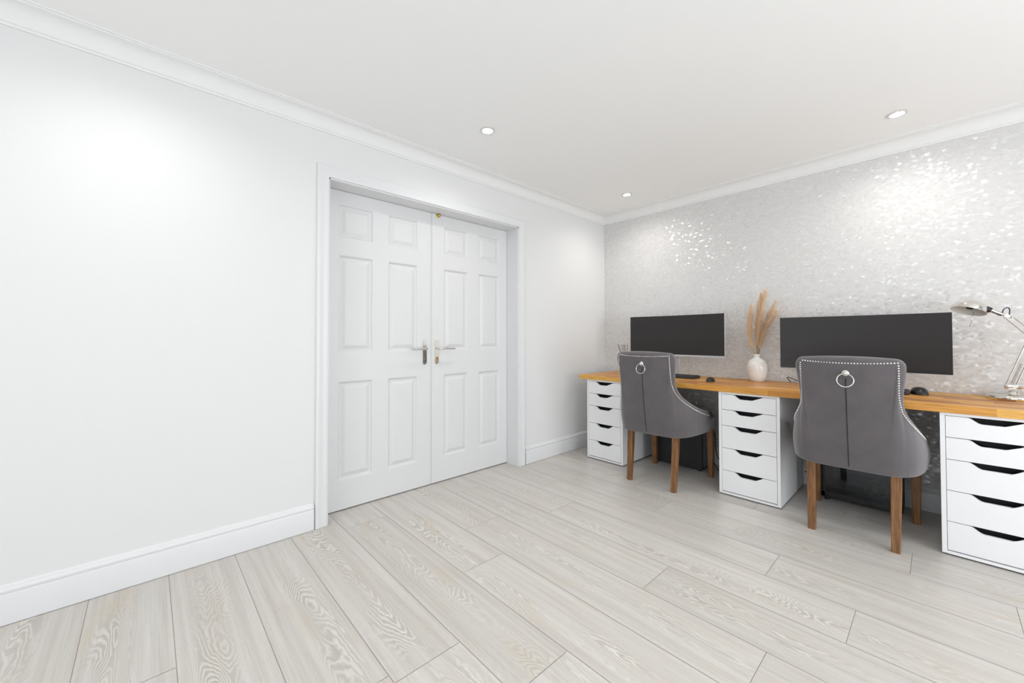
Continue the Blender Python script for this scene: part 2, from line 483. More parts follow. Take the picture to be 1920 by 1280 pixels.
cov = [(-.004, HB), (.006, HB), (.008, HB + .004), (.008, HB + .010), (.013, HB + .012)]
for i in range(9):
    a = i / 8 * PI / 2
    cov.append((.013 + .052 * (1 - math.cos(a)), HB + .012 + (H - .026) * math.sin(a)))
cov += [(.070, CEIL - .012), (.070, CEIL - .007), (.078, CEIL - .006), (.078, CEIL + .003), (-.004, CEIL + .003)]
bm = B(); run(bm, cov, (RX0, WY), (WX - .002, WY), (0, -1, 0)); struct('trim_1', bm, M_COVE, smooth=True, angle=25)
bm = B(); run(bm, cov, (WX, WY - .002), (WX, RY0), (-1, 0, 0)); struct('trim_2', bm, M_COVE, smooth=True, angle=25)

# door lining and architrave
bm = B()
box(bm, (DO0 - .004, WY - .003, 0), (DO0 + .012, WY + .199, DOZ)); box(bm, (DO1 - .012, WY - .003, 0), (DO1 + .004, WY + .199, DOZ))
box(bm, (DO0, WY - .003, DOZ - .012), (DO1, WY + .199, DOZ + .004))
struct('trim_3', bm, M_GLOSS)
AP = [(0, -.001), (0, .012), (.003, .015), (.012, .016), (.016, .0135), (.022, .013), (.040, .016), (.046, .0185), (.053, .0200), (.058, .0195), (.063, .0165), (.066, .010), (.066, -.001)]
bm = B()
ins = 0.004
def arch_ring(d):  # d outward from inner edge
    xi, xo = DO0 + ins - d, DO1 - ins + d
    return xi, xo, DOZ - ins + d
loops = []
for d, h in AP:
    xi, xo, zt = arch_ring(d)
    loops.append([bm.verts.new((xi, WY - h, 0.001)), bm.verts.new((xi, WY - h, zt)), bm.verts.new((xo, WY - h, zt)), bm.verts.new((xo, WY - h, 0.001))])
for a, b in zip(loops, loops[1:] + loops[:1]):
    for i in range(3): bm.faces.new((a[i], a[i + 1], b[i + 1], b[i]))
bm.faces.new([l[0] for l in loops]); bm.faces.new([l[3] for l in loops])
struct('trim_4', bm, M_GLOSS, smooth=True, angle=28)

# ------------------------------------------------------------------ six-panel door leaves
def leaf(name, x0, x1, pcols):
    bm = B(); z0, z1 = .007, DOZ - .014
    rows = [(.188, .800), (.982, 1.592), (1.703, 1.911)]
    xs = sorted([x0, x1] + [c for p in pcols for c in p]); zs = sorted([z0, z1] + [c for p in rows for c in p])
    V = {}
    def v(x, y, z):
        k = (round(x, 5), round(y, 5), round(z, 5))
        if k not in V: V[k] = bm.verts.new(k)
        return V[k]
    pr = [(0, 0), (.004, .0020), (.011, .0120), (.015, .0135), (.019, .0130), (.040, .0035), (.044, .0025)]
    for i in range(len(xs) - 1):
        for j in range(len(zs) - 1):
            a, b, c, d = xs[i], xs[i + 1], zs[j], zs[j + 1]
            if any(abs(a - p[0]) < 1e-6 for p in pcols) and any(abs(c - q[0]) < 1e-6 for q in rows):
                rings = [[v(a + q, YD + h, c + q), v(b - q, YD + h, c + q), v(b - q, YD + h, d - q), v(a + q, YD + h, d - q)] for q, h in pr]
                for r0_, r1_ in zip(rings, rings[1:]):
                    for k in range(4): bm.faces.new((r0_[k], r0_[(k + 1) % 4], r1_[(k + 1) % 4], r1_[k]))
                bm.faces.new(rings[-1])
            else:
                bm.faces.new((v(a, YD, c), v(b, YD, c), v(b, YD, d), v(a, YD, d)))
    yb = YD + .040
    A = [bm.verts.new(p) for p in ((x0, yb, z0), (x1, yb, z0), (x1, yb, z1), (x0, yb, z1))]
    bm.faces.new(list(reversed(A)))
    bl = [v(x, YD, z0) for x in xs]; tl = [v(x, YD, z1) for x in xs]; ll = [v(x0, YD, z) for z in zs]; rl = [v(x1, YD, z) for z in zs]
    bm.faces.new(bl[::-1] + [A[0], A[1]]); bm.faces.new(tl + [A[2], A[3]])
    bm.faces.new(ll + [A[3], A[0]]); bm.faces.new(rl[::-1] + [A[1], A[2]])
    return struct(name, bm, M_DOOR)
XM = 1.528
d1 = leaf('door_1', DO0 + .014, XM - .0015, [(.867, 1.087), (1.194, 1.414)])
d2 = leaf('door_2', XM + .0015, DO1 - .014, [(1.636, 1.857), (1.967, 2.187)])
# meeting bead on the left leaf
bm = B(); box(bm, (XM - .011, YD - .004, .008), (XM - .002, YD + .001, DOZ - .016), .001); obj('meeting_bead', bm, M_DOOR, d1)

def lever_handle(parent, xc, sgn):
    bm = B(); w = .0155; z0, z1 = .880, 1.060
    pts = []
    for k in range(13): a = PI * k / 12; pts.append((xc + w * math.cos(a), z1 - w + w * math.sin(a)))
    for k in range(13): a = PI + PI * k / 12; pts.append((xc + w * math.cos(a), z0 + w + w * math.sin(a)))
    poly_extrude(bm, pts, YD - .008, YD + .001, lambda p, t: Vector((p[0], t, p[1])))
    bmesh.ops.bevel(bm, geom=[e for e in bm.edges if all(abs(v.co.y - (YD - .008)) < 1e-5 for v in e.verts)], offset=.002, segments=2, affect='EDGES')
    pl = obj('door_handle', bm, M_CHROME, parent, smooth=True, angle=40)
    pl['label'] = 'polished chrome handle plate'
    zc = .995
    b2 = B(); tube(b2, [(xc, YD - .004, zc), (xc, YD - .040, zc)], .0085, 14)
    e = [(xc, YD - .036, zc), (xc + sgn * .006, YD - .047, zc), (xc + sgn * .018, YD - .052, zc), (xc + sgn * .06, YD - .054, zc - .0005), (xc + sgn * .128, YD - .054, zc - .002)]
    tube(b2, catmull(e, 5), .0082, 14)
    obj('lever', b2, M_NICKEL, pl, smooth=True, angle=50)
    b3 = B()
    for zq in (z1 - .011, z0 + .011): tube(b3, [(xc, YD - .007, zq), (xc, YD - .0095, zq)], .0035, 10)
    obj('screw', b3, M_NICKEL, pl)
    b4 = B(); tube(b4, [(xc, YD - .007, .925), (xc, YD - .011, .925)], .0075, 14); box(b4, (xc - .004, YD - .011, .910), (xc + .004, YD - .007, .925))
    obj('keyhole_cover', b4, M_BRASS if sgn > 0 else M_CHROME, pl)
    return pl
lever_handle(d1, 1.470, -1); lever_handle(d2, 1.571, 1)
bm = B()
mx = Matrix.Translation((1.579, YD, 1.982)) @ Matrix.Rotation(PI / 2, 4, 'X')
lathe(bm, [(0, -.001), (.012, -.001), (.012, .003), (.006, .006), (.006, .011), (.011, .014), (.013, .019), (.011, .024), (.005, .027), (0, .0275)], 24, mx)
k = obj('knob', bm, M_BRASS, d2, smooth=True, angle=50); k['label'] = 'small brass knob at the top of the leaf'

# ------------------------------------------------------------------ recessed downlights
def downlight(loc, label):
    t = thing('downlight', loc, label, 'ceiling light', 'recessed ceiling downlights')
    bm = B(); lathe(bm, [(.030, -.002), (.032, -.007), (.036, -.008), (.042, -.0065), (.043, -.003), (.043, .001), (.030, .001)], 40)
    lathe(bm, [(.030, -.002), (.030, .001)], 40)
    obj('bezel_ring', bm, M_NICKEL, t, smooth=True, angle=50)
    bm = B(); lathe(bm, [(0, -.0055), (.031, -.0055), (.031, -.001), (0, -.001)], 32); obj('lamp_lens', bm, M_LENS, t)
    l = bpy.data.lights.new('lamp', 'SPOT'); l.energy = SPOT_W; l.spot_size = math.radians(156); l.spot_blend = 1.0
    l.shadow_soft_size = .022; l.color = (1.0, 0.975, 0.945)
    o = bpy.data.objects.new('lamp', l); COL.objects.link(o); o.parent = t; o.location = (0, 0, -.012)
    return t
dl = downlight((1.521, 1.866, CEIL), 'round recessed ceiling downlight in front of the white double doors')
dup(dl, (3.121, 1.866, CEIL), 'round recessed ceiling downlight near the corner where the wallpaper wall meets the white wall')
dup(dl, (3.131, 0.142, CEIL), 'round recessed ceiling downlight at the right, above the right desk chair')
for (x, y, w) in ((-.08, 1.866, 'above the bare left wall'), (1.53, .142, 'in the middle of the ceiling'), (-.07, .142, 'straight above the viewer'),
                  (1.53, -1.58, 'in front of the window'), (-1.68, 1.866, 'at the far left end'), (-1.68, .142, 'behind the viewer')):
    dup(dl, (x, y, CEIL), 'round recessed ceiling downlight out of the picture ' + w)

# ------------------------------------------------------------------ drawer units
def drawer_unit(loc, label):
    t = thing('drawer_unit', loc, label, 'drawer unit', 'white drawer units under the desk')
    Wd, Dp, Ht, th = .36, .58, .70, .018
    z0 = .008
    bm = B()      # local: x 0..Dp (front at 0), y 0..-Wd
    box(bm, (0, -th, z0), (Dp, 0, Ht), .0012); box(bm, (0, -Wd, z0), (Dp, -Wd + th, Ht), .0012)
    box(bm, (0, -Wd + th, Ht - .014), (Dp, -th, Ht - .0005)); box(bm, (0.0, -Wd + th, z0), (Dp, -th, z0 + .014)); box(bm, (Dp - .01, -Wd + th, z0), (Dp - .001, -th, Ht - .01))
    obj('cabinet_body', bm, M_LAM, t)
    bm = B()
    for x in (.03, Dp - .03):
        for y in (-.03, -Wd + .03): tube(bm, [(x, y, 0), (x, y, z0 + .002)], .012, 12)
    box(bm, (.012, -Wd + .008, .0015), (Dp - .01, -.008, z0 + .001))
    obj('plinth', bm, M_BLACKM, t)
    zs = [.685, .579, .471, .319, .167, .026]
    for i in range(5):
        zt, zb = zs[i] - .0015, zs[i + 1] + .0015
        ya, yb = -th - .0018, -Wd + th + .0018
        yc = (ya + yb) / 2; hw = .086; dz = .027
        pts = [(ya, zt)]
        # smooth-shouldered finger cut-out
        L = [(yc + hw + .012, 0), (yc + hw, -.001), (yc + hw - .010, -.006), (yc + hw - .030, -dz + .005), (yc + hw - .042, -dz)]
        L = [(p.x, p.y) for p in catmull([(a, b, 0) for a, b in L], 4)]
        R = [(2 * yc - a, b) for a, b in reversed(L)]
        pts += [(a, zt + b) for a, b in L] + [(a, zt + b) for a, b in R]
        pts += [(yb, zt), (yb, zb), (ya, zb)]
        bm = B(); poly_extrude(bm, pts, .0005, .016, lambda p, q: Vector((q, p[0], p[1])))
        bmesh.ops.triangulate(bm, faces=[f for f in bm.faces if len(f.verts) > 4])
        dr = obj('drawer', bm, M_LAM, t)
        bm = B(); q = .004
        h = min(.085, zt - zb - .032)
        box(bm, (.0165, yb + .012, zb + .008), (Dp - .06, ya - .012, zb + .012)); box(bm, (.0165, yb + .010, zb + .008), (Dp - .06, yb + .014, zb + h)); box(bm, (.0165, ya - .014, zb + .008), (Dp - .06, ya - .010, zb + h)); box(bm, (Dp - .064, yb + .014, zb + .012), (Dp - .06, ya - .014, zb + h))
        # added board, near-black to paint the shade behind the cut-out
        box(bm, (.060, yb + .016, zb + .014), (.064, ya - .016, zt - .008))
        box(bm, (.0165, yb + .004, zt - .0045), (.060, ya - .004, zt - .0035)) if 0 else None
        obj('drawer_tray', bm, M_TRAYSHADE, dr)
    return t
XF = 2.9047
u1 = drawer_unit((XF, 2.149, 0), 'white five-drawer unit under the left end of the desk, beside the white wall')
dup(u1, (XF, 1.037, 0), 'white five-drawer unit under the desk between the two grey chairs')
dup(u1, (XF, 0.0, 0), 'white five-drawer unit under the desk lamp at the right edge')

# ------------------------------------------------------------------ worktop
bm = B(); box(bm, (2.893, -.95, .7002), (WX - .004, 2.228, .738), .0018, 2)
wt = obj('worktop', bm, M_BLOCK); tag(wt, 'long solid wood butcher-block worktop resting on the white drawer units', 'desk top')

# ------------------------------------------------------------------ chairs
TE = [(-.128, 0, .971), (-.125, .08, .970), (-.116, .15, .966), (-.108, .196, .961), (-.103, .216, .947), (-.099, .226, .920), (-.084, .225, .860), (-.063, .221, .790), (-.041, .222, .735),
      (-.014, .232, .694), (.030, .249, .654), (.100, .265, .615), (.18, .276, .580), (.27, .282, .552), (.35, .282, .532)]
BE = [(-.050, 0), (-.050, .045), (-.0495, .085), (-.048, .112), (-.046, .130), (-.043, .148), (-.038, .168), (-.029, .188), (-.015, .206),
      (.006, .226), (.042, .246), (.100, .263), (.18, .274), (.27, .279), (.35, .279)]
ZB = .380
def make_chair(loc, label):
    t = thing('dining_chair', loc, label, 'chair', 'grey upholstered chairs at the desk')
    sub = 4
    te = catmull(TE, sub); be = catmull([(a, b, ZB) for a, b in BE], sub)
    te = [Vector((p.x, -p.y, p.z)) for p in reversed(te[1:])] + te
    be = [Vector((p.x, -p.y, p.z)) for p in reversed(be[1:])] + be
    n = len(te); TH = .066; RR = .033; NV = 9
    bm = B(); cols = []; nail = []; nrmN = []
    for i in range(n):
        tt = (te[min(i + 1, n - 1)] - te[max(i - 1, 0)]).normalized()
        c = (te[i] - be[i]).normalized()
        tb = (be[min(i + 1, n - 1)] - be[max(i - 1, 0)]).normalized()
        hb = Vector((-tb.y, tb.x, 0))
        hb.normalize()
        if hb.dot(be[i] - Vector((.18, 0, ZB))) < 0: hb = -hb
        nn = (hb - c * hb.dot(c)).normalized()
        nn = (nn - tt * nn.dot(tt)).normalized()
        e = tt.cross(nn).normalized()
        if e.dot(c) < 0: e = -e
        N = te[i] - e * RR
        loop = []
        # underside + outer face
        d = (N - be[i])
        hn = hb
        inb = be[i] - hn * .050
        loop.append(inb + Vector((0, 0, .012)))
        loop.append(be[i] - hn * .012 + Vector((0, 0, -.001)))
        loop.append(be[i] - hn * .003 + Vector((0, 0, .003)))
        for k in range(NV + 1):
            v = .04 + .96 * k / NV
            bulge = math.sin(PI * min(1, v * 1.05)) * .010
            loop.append(be[i] + d * v + hn * bulge)
        for k in range(1, 8):                             # roll over the rim
            a = PI * k / 8
            loop.append(N - nn * (TH / 2) * (1 - math.cos(a)) + e * (RR * 1.0) * math.sin(a))
        zin = .455
        top_in = N - nn * TH
        bi = Vector((be[i].x, be[i].y, zin)) - hn * TH
        for k in range(0, 6):
            v = k / 5
            loop.append(top_in.lerp(bi, v) if top_in.z > zin else top_in + Vector((0, 0, (zin - top_in.z) * v)))
        cols.append([bm.verts.new(p) for p in loop]); nail.append(N + nn * .001); nrmN.append(nn)
    m = len(cols[0])
    for a, b in zip(cols, cols[1:]):
        for k in range(m): bm.faces.new((a[k], a[(k + 1) % m], b[(k + 1) % m], b[k]))
    bm.faces.new(cols[0]); bm.faces.new(list(reversed(cols[-1])))
    back = obj('backrest', bm, M_FAB, t, smooth=True, angle=55)
    # seat cushion: T-shaped pad closing off the front between and before the arms
    bm = B()
    hw1, hw2 = .205, .262
    pts = [(-.01, -hw1), (.345, -hw1), (.352, -hw2), (.50, -hw2), (.525, -.245), (.532, -.20), (.536, 0), (.532, .20), (.525, .245), (.50, hw2), (.352, hw2), (.345, hw1), (-.01, hw1)]
    poly_extrude(bm, pts, .378, .492, lambda p, q: Vector((p[0], p[1], q)))
    bmesh.ops.bevel(bm, geom=[e for e in bm.edges if all(v.co.z > .49 for v in e.verts)], offset=.026, segments=4, affect='EDGES')
    obj('seat', bm, M_FAB, t, smooth=True, angle=40)
    # seam down the middle of the back
    mid = n // 2
    bm = B(); col = [v for v in range(0)]
    dd = nail[mid] - be[mid]
    pts = []
    for k in range(14):
        v = .03 + .83 * k / 13
        hn = Vector((-1, 0, 0)); bul = math.sin(PI * min(1, v * 1.05)) * .010
        pts.append(be[mid] + dd * v + hn * (bul + .0002))
    tube(bm, pts, .0019, 6); obj('back_seam', bm, M_SEAM, back)
    # nailheads
    def resample(P, step):
        out = [(P[0][0], P[0][1])]; acc = 0; 
        for (a, na), (b, nb) in zip(P, P[1:]):
            L = (b - a).length; pos = step - acc
            while pos <= L:
                f = pos / L; out.append((a.lerp(b, f), na.lerp(nb, f).normalized())); pos += step
            acc = (acc + L) % step if L + acc >= step else acc + L
        return out
    P = list(zip(nail, nrmN))
    K = 5 * sub                                  # corner index from centre
    # make the run corner crisp
    topz = lambda y: .939 + .007 * (abs(y) / .18) ** 2
    top_run = []
    for k in range(31):
        y = -.192 + .384 * k / 30
        x = -.1195 + .020 * (abs(y) / .192) ** 2.0
        top_run.append((Vector((x - .0015, y, topz(y))), Vector((-1, 0, .16)).normalized()))
    side = lambda s: [(p, q) for p, q in P[mid + K + 1:] ] if s > 0 else [(p, q) for p, q in reversed(P[:mid - K])]
    corner = {s: (Vector((-.101, s * .194, .946)), Vector((-1, s * .1, .16)).normalized()) for s in (1, -1)}
    studs = resample(top_run, .0122)
    extra = []
    for s in (1, -1):
        r = resample([corner[s]] + [(p, q) for p, q in side(s) if p.z < .925], .0122)
        studs += r[1:40]; extra += r[40:]
        # row down the front edge of the arm
        q0 = P[-1] if s > 0 else P[0]
        extra += [(Vector((.345, s * (.2805), z)), Vector((0, s, 0))) for z in [.395 + .0122 * k for k in range(9)]]
    g = B(); lathe(g, [(.0046, 0), (.0042, .0016), (.0030, .0029), (.0015, .0036), (0, .0038)], 10)
    me = bpy.data.meshes.new('nailhead'); g.to_mesh(me); g.free(); me.materials.append(M_NICKEL)
    for p_ in me.polygons: p_.use_smooth = True
    for p_, q_ in studs[:100]:
        o = bpy.data.objects.new('nailhead', me); COL.objects.link(o); o.parent = back
        o.location = p_; o.rotation_mode = 'QUATERNION'; o.rotation_quaternion = Vector((0, 0, 1)).rotation_difference(q_)
    bm = B()
    for p_, q_ in studs[100:] + extra:
        mx = Matrix.Translation(p_) @ Vector((0, 0, 1)).rotation_difference(q_).to_matrix().to_4x4()
        lathe(bm, [(.0046, 0), (.0042, .0016), (.0030, .0029), (.0015, .0036), (0, .0038)], 8, mx)
    o = obj('nailhead_row', bm, M_NICKEL, back, smooth=True); o['kind'] = 'stuff'
    # ring pull
    c0 = Vector((-.1195, 0, .888))
    bm = B(); mx = Matrix.Translation(c0) @ Matrix.Rotation(-PI / 2, 4, 'Y')
    lathe(bm, [(0, -.004), (.0145, -.004), (.0145, .002), (.012, .004), (.006, .006), (.0055, .010), (.0085, .014), (.0085, .018), (.005, .022), (0, .023)], 24, mx)
    rp = obj('ring_pull', bm, M_NICKEL, t, smooth=True, angle=50); rp['label'] = 'silver knob holding a ring'
    bm = B(); R = .0335; pts = []
    cz = c0 + Vector((-.014, 0, -.0355))
    for k in range(41):
        a = 2 * PI * k / 40; pts.append(cz + Vector((R * math.cos(a) * -.10 * -1, R * math.sin(a), R * math.cos(a))))
    tube(bm, pts, .0028, 10, cap=False); obj('ring', bm, M_NICKEL, rp, smooth=True)
    # legs
    for s in (1, -1):
        for kind in ('rear', 'front'):
            bm = B()
            if kind == 'rear':
                A = [((.0, s * .169, 0), .0165), ((.014, s * .171, .14), .0185), ((.028, s * .173, .30), .0205), ((.034, s * .174, .392), .0215)]
            else:
                A = [((.507, s * .228, 0), .0165), ((.505, s * .229, .15), .0190), ((.500, s * .230, .385), .0225)]
            rings = []
            for (x, y, z), r in A:
                c = r * .16
                o8 = [(r - c, r), (-r + c, r), (-r, r - c), (-r, -r + c), (-r + c, -r), (r - c, -r), (r, -r + c), (r, r - c)]
                rings.append([bm.verts.new((x + a, y + b, z)) for a, b in o8])
            for a, b in zip(rings, rings[1:]):
                for k in range(8): bm.faces.new((a[k], a[(k + 1) % 8], b[(k + 1) % 8], b[k]))
            bm.faces.new(rings[0]); bm.faces.new(rings[-1])
            obj('leg', bm, M_LEG, t)
    return t
ch = make_chair((2.688, 1.428, 0), 'grey fabric ring-back chair at the desk in front of the left monitor')
dup(ch, (2.752, 0.325, 0), 'grey fabric ring-back chair at the desk in front of the right monitor')

# ------------------------------------------------------------------ monitors
def monitor(loc, label, silver):
    t = thing('monitor', loc, label, 'monitor')
    HW, z0, z1, sag = .409, .122, .474, .040     # above the desk top; concave towards -x
    chin = .014 if silver else .016
    def face(y, off): return -sag * (y / HW) ** 2 + off
    N = 24
    def slab(zb, zt, o0, o1, m, name, par, hw=HW):
        bm = B(); fr, bk = [], []
        for i in range(N + 1):
            y = -hw + 2 * hw * i / N
            fr.append((bm.verts.new((face(y, o0), y, zb)), bm.verts.new((face(y, o0), y, zt))))
            bk.append((bm.verts.new((face(y, o1), y, zb)), bm.verts.new((face(y, o1), y, zt))))
        for i in range(N):
            bm.faces.new((fr[i][0], fr[i + 1][0], fr[i + 1][1], fr[i][1])); bm.faces.new((bk[i][0], bk[i][1], bk[i + 1][1], bk[i + 1][0]))
            bm.faces.new((fr[i][1], fr[i + 1][1], bk[i + 1][1], bk[i][1])); bm.faces.new((fr[i][0], bk[i][0], bk[i + 1][0], fr[i + 1][0]))
        for i in (0, N): bm.faces.new((fr[i][0], fr[i][1], bk[i][1], bk[i][0]))
        return obj(name, bm, m, par, smooth=True, angle=40)
    slab(z0 + chin, z1 - .001, -.0005, .0006, M_SCREEN, 'screen', t, HW - .002)
    slab(z0, z1, .0006, .020, M_SILVER if silver else M_BEZEL, 'housing', t)
    c = slab(z0, z0 + chin, -.0030, .0006, M_SILVER if silver else M_BEZEL, 'lower_bezel', t)
    if silver: c['label'] = 'silver strip under the screen'
    bm = B(); box(bm, (.018, -.12, z0 + .06), (.045, .12, z1 - .07), .012, 3); obj('rear_cover', bm, M_SILVER if silver else M_BEZEL, t, smooth=True, angle=40)
    bm = B(); box(bm, (.046, -.014, .008), (.062, .014, z1 - .12), .005, 3); box(bm, (.005, -.040, 0), (.115, .060, .010), .004, 2)
    obj('stand', bm, M_SILVER if silver else M_BEZEL, t, smooth=True, angle=40)
    return t
monitor((3.345, 1.540, .738), 'wide monitor with dark screen and silver lower edge, behind the left chair', True).location.z += .040 if 0 else 0
for o in COL.objects:
    if o.name == 'monitor': o.scale = (1, 1, 1)
m1 = [o for o in COL.objects if o.name == 'monitor'][0]
for o in m1.children_recursive:
    if o.name.split('.')[0] in ('screen', 'housing', 'lower_bezel', 'rear_cover'): o.location.z += .052
monitor((3.345, .354, .738), 'wide all-black monitor behind the right chair', False)

# ------------------------------------------------------------------ keyboards and mice
def keyboard(loc, label, rz=0):
    t = thing('keyboard', loc, label, 'keyboard', None, rz)
    L, D = .440, .135
    bm = B()
    poly_extrude(bm, [(0, .0), (D, 0), (D, .020), (D - .004, .022), (.004, .011), (0, .008)], -L / 2, L / 2, lambda p, q: Vector((p[0], q, p[1])))
    obj('keyboard_case', bm, M_BLACK, t)
    bm = B()
    for r in range(6):
        x = .010 + r * .0198
        c = 0
        y = -L / 2 + .008
        while y < L / 2 - .016:
            w = .0165
            if r == 0 and -0.08 < y < .06 and c == 0: w = .115; c = 1
            h = .011 + .011 * (x / D)
            box(bm, (x, y, h - .001), (x + .0165, y + w, h + .0055), .0012, 1)
            y += w + .0026
    o = obj('keys', bm, M_KEY, t); o['kind'] = 'stuff'
    return t
keyboard((3.205, 1.553, .738), 'black keyboard on the worktop beside the left chair')
keyboard((3.215, .338, .738), 'black keyboard on the worktop behind the right chair, only its end showing')
def mouse(loc, label, rz, s=1.0):
    t = thing('computer_mouse', loc, label, 'computer mouse', None, rz)
    bm = B(); n, mrows = 28, 8; rows = []
    for j in range(mrows + 1):
        a = PI / 2 * j / mrows
        rr, zh = math.cos(a), math.sin(a)
        row = []
        if j == mrows: row = [bm.verts.new((0.004, 0, .036 * s))]
        else:
            for k in range(n):
                b = 2 * PI * k / n
                cx, cy = math.cos(b), math.sin(b)
                sx = math.copysign(abs(cx) ** .85, cx) * .055 * s; sy = math.copysign(abs(cy) ** .8, cy) * (.032 + .003 * cx) * s
                row.append(bm.verts.new((sx * rr ** .7 + .004 * zh, sy * rr ** .7, .001 + zh * .035 * s)))
        rows.append(row)
    for a, b in zip(rows, rows[1:]):
        for k in range(n):
            if len(b) == 1: bm.faces.new((a[k], a[(k + 1) % n], b[0]))
            else: bm.faces.new((a[k], a[(k + 1) % n], b[(k + 1) % n], b[k]))
    bm.faces.new(rows[0])
    obj('mouse_body', bm, M_BLACK, t, smooth=True, angle=60)
    bm = B(); tube(bm, [(.026 * s, -.004, .0295 * s), (.026 * s, .004, .0295 * s)], .0055 * s, 12); obj('scroll_wheel', bm, M_KEY, t)
    return t
mouse((3.145, 1.180, .738), 'black mouse on the worktop between the left chair and the vase', .1, .9)
mouse((3.335, 0.077, .738), 'larger black mouse on the worktop just right of the right chair', .2, 1.15)

# ------------------------------------------------------------------ vase and pampas
bm = B()
prof = [(0, .0), (.045, .0), (.050, .004), (.060, .040), (.067, .080), (.069, .108), (.066, .132), (.056, .154), (.040, .168), (.026, .175), (.021, .180), (.0200, .190), (.0225, .196), (.0230, .203), (.0215, .206), (.018, .204), (.016, .195), (.016, .185), (.030, .165), (.05, .14), (0, .13)]
lathe(bm, prof, 56)
v = obj('vase', bm, M_CERAM, None, smooth=True, angle=60, loc=(3.432, .945, .738)); tag(v, 'white bulbous ceramic vase on the worktop between the two monitors', 'vase')
def pampas(loc, tip, length, rad, seed, label, bow=0.0):
    rnd = random.Random(seed)
    t = thing('pampas_stem', loc, label, 'dried grass', 'dried pampas stems in the vase')
    tip = Vector(tip)
    mid = Vector((tip.x * .35, tip.y * .30 + bow, tip.z * .55))
    curve = catmull([(0, 0, 0), mid, tip], 14)
    bm = B(); tube(bm, curve[:-4], .0020, 6); obj('stalk', bm, M_STEM, t)
    bm = B()
    n = len(curve)
    s0 = 1 - length
    lump = [rnd.uniform(.55, 1.25) for _ in range(14)]
    for k in range(3600):
        f = s0 + (1 - s0) * rnd.random()
        i = min(n - 2, int(f * (n - 1))); p = curve[i].lerp(curve[i + 1], f * (n - 1) - i); d = (curve[i + 1] - curve[i]).normalized()
        q = (f - s0) / (1 - s0)
        lq = q * 12; lm = lump[int(lq)] * (1 - lq % 1) + lump[int(lq) + 1] * (lq % 1)
        env = 1.45 * rad * lm * (math.sin(PI * min(1, q * .80 + .14)) ** .6)
        a = rnd.random() * 2 * PI
        o1 = d.orthogonal().normalized(); o2 = d.cross(o1)
        out = o1 * math.cos(a) + o2 * math.sin(a)
        L = .022 + .042 * rnd.random()
        rv = rnd.random() ** .8
        p1 = p + d * L * .45 + out * env * .55 * rv
        p2 = p + d * L * .85 + out * env * 1.25 * rv + Vector((rnd.gauss(0, .005), rnd.gauss(0, .005), -.012 * rv))
        w = out.cross(d).normalized() * .0008
        a1, a2 = bm.verts.new(p - w), bm.verts.new(p + w); b1, b2_ = bm.verts.new(p1 - w), bm.verts.new(p1 + w); c = bm.verts.new(p2)
        bm.faces.new((a1, a2, b2_, b1)); bm.faces.new((b1, b2_, c))
    obj('plume', bm, M_GRASS, t)
    return t
vz = .738 + .150
# world y grows to the left of the picture
pampas((3.432, .945, vz), (.00, -.060, .520), .80, .034, 1, 'tall middle pampas plume in the vase')
pampas((3.430, .948, vz), (.012, -.030, .500), .76, .028, 5, 'pampas plume just left of the tallest one in the vase')
pampas((3.428, .951, vz), (-.02, .022, .410), .82, .032, 2, 'pale pampas plume leaning left in the vase', .032)
pampas((3.436, .941, vz), (-.02, -.128, .370), .78, .028, 3, 'pampas plume leaning furthest right in the vase')
pampas((3.434, .943, vz), (.02, -.110, .435), .55, .018, 4, 'thin pampas plume rising behind the right-leaning one')

# ------------------------------------------------------------------ reed diffuser
t = thing('reed_diffuser', (3.380, 2.030, .738), 'small reed diffuser with dark sticks on the worktop behind the left chair', 'reed diffuser')
bm = B(); lathe(bm, [(0, 0), (.030, 0), (.033, .004), (.033, .060), (.028, .070), (.013, .078), (.012, .090), (.009, .090), (.009, .07), (0, .068)], 28); obj('bottle', bm, M_BOTTLE, t, smooth=True, angle=45)
for (dx, dy) in ((0, .105), (.01, .065), (-.02, .080), (.02, .035), (-.01, -.010), (.02, .050)):
    bm = B(); tube(bm, [(-dx * .1, -dy * .12, .010), (dx, dy, .268)], .0020, 6); obj('reed', bm, M_REED, t)

# ------------------------------------------------------------------ desk lamp
t = thing('desk_lamp', (3.395, -.268, .738), 'chrome swing-arm desk lamp on the worktop at the right edge', 'desk lamp')
bm = B(); lathe(bm, [(0, 0), (.092, 0), (.095, .004), (.095, .018), (.090, .024), (.03, .026), (.022, .030), (.018, .045), (.012, .048), (0, .048)], 56)
obj('lamp_base', bm, M_CHROME, t, smooth=True, angle=50)
E0 = Vector((0, -.005, .070)); EL = Vector((.0, -.072, .335)); HD = Vector((0, .016, .449))
def arm(name, a, b, gap, side, spring=True):
    bm = B(); a = Vector(a); b = Vector(b); d = (b - a).normalized(); pn = d.cross(Vector((1, 0, 0))).normalized()
    for sx in (-side, side):
        for g_ in (-gap, gap):
            o_ = Vector((sx, 0, 0)) + pn * g_
            tube(bm, [a + o_, b + o_], .0028, 8)
    pt = obj(name, bm, M_CHROME, t, smooth=True, angle=50)
    if spring:
        b2 = B(); pts = []
        for k in range(260):
            f = k / 259; ang = k * .75; L = (b - a).length
            c = a + d * (L * (.05 + .42 * f))
            pts.append(c + Vector((math.cos(ang) * .0055, 0, 0)) + pn * (math.sin(ang) * .0055))
        tube(b2, pts, .0010, 4, cap=False); obj('spring', b2, M_NICKEL, pt, smooth=True)
    return pt
arm('lower_arm', E0 + Vector((0, .012, 0)), EL, .016, .011)
arm('upper_arm', EL, HD + Vector((0, -.010, -.008)), .012, .010, False)
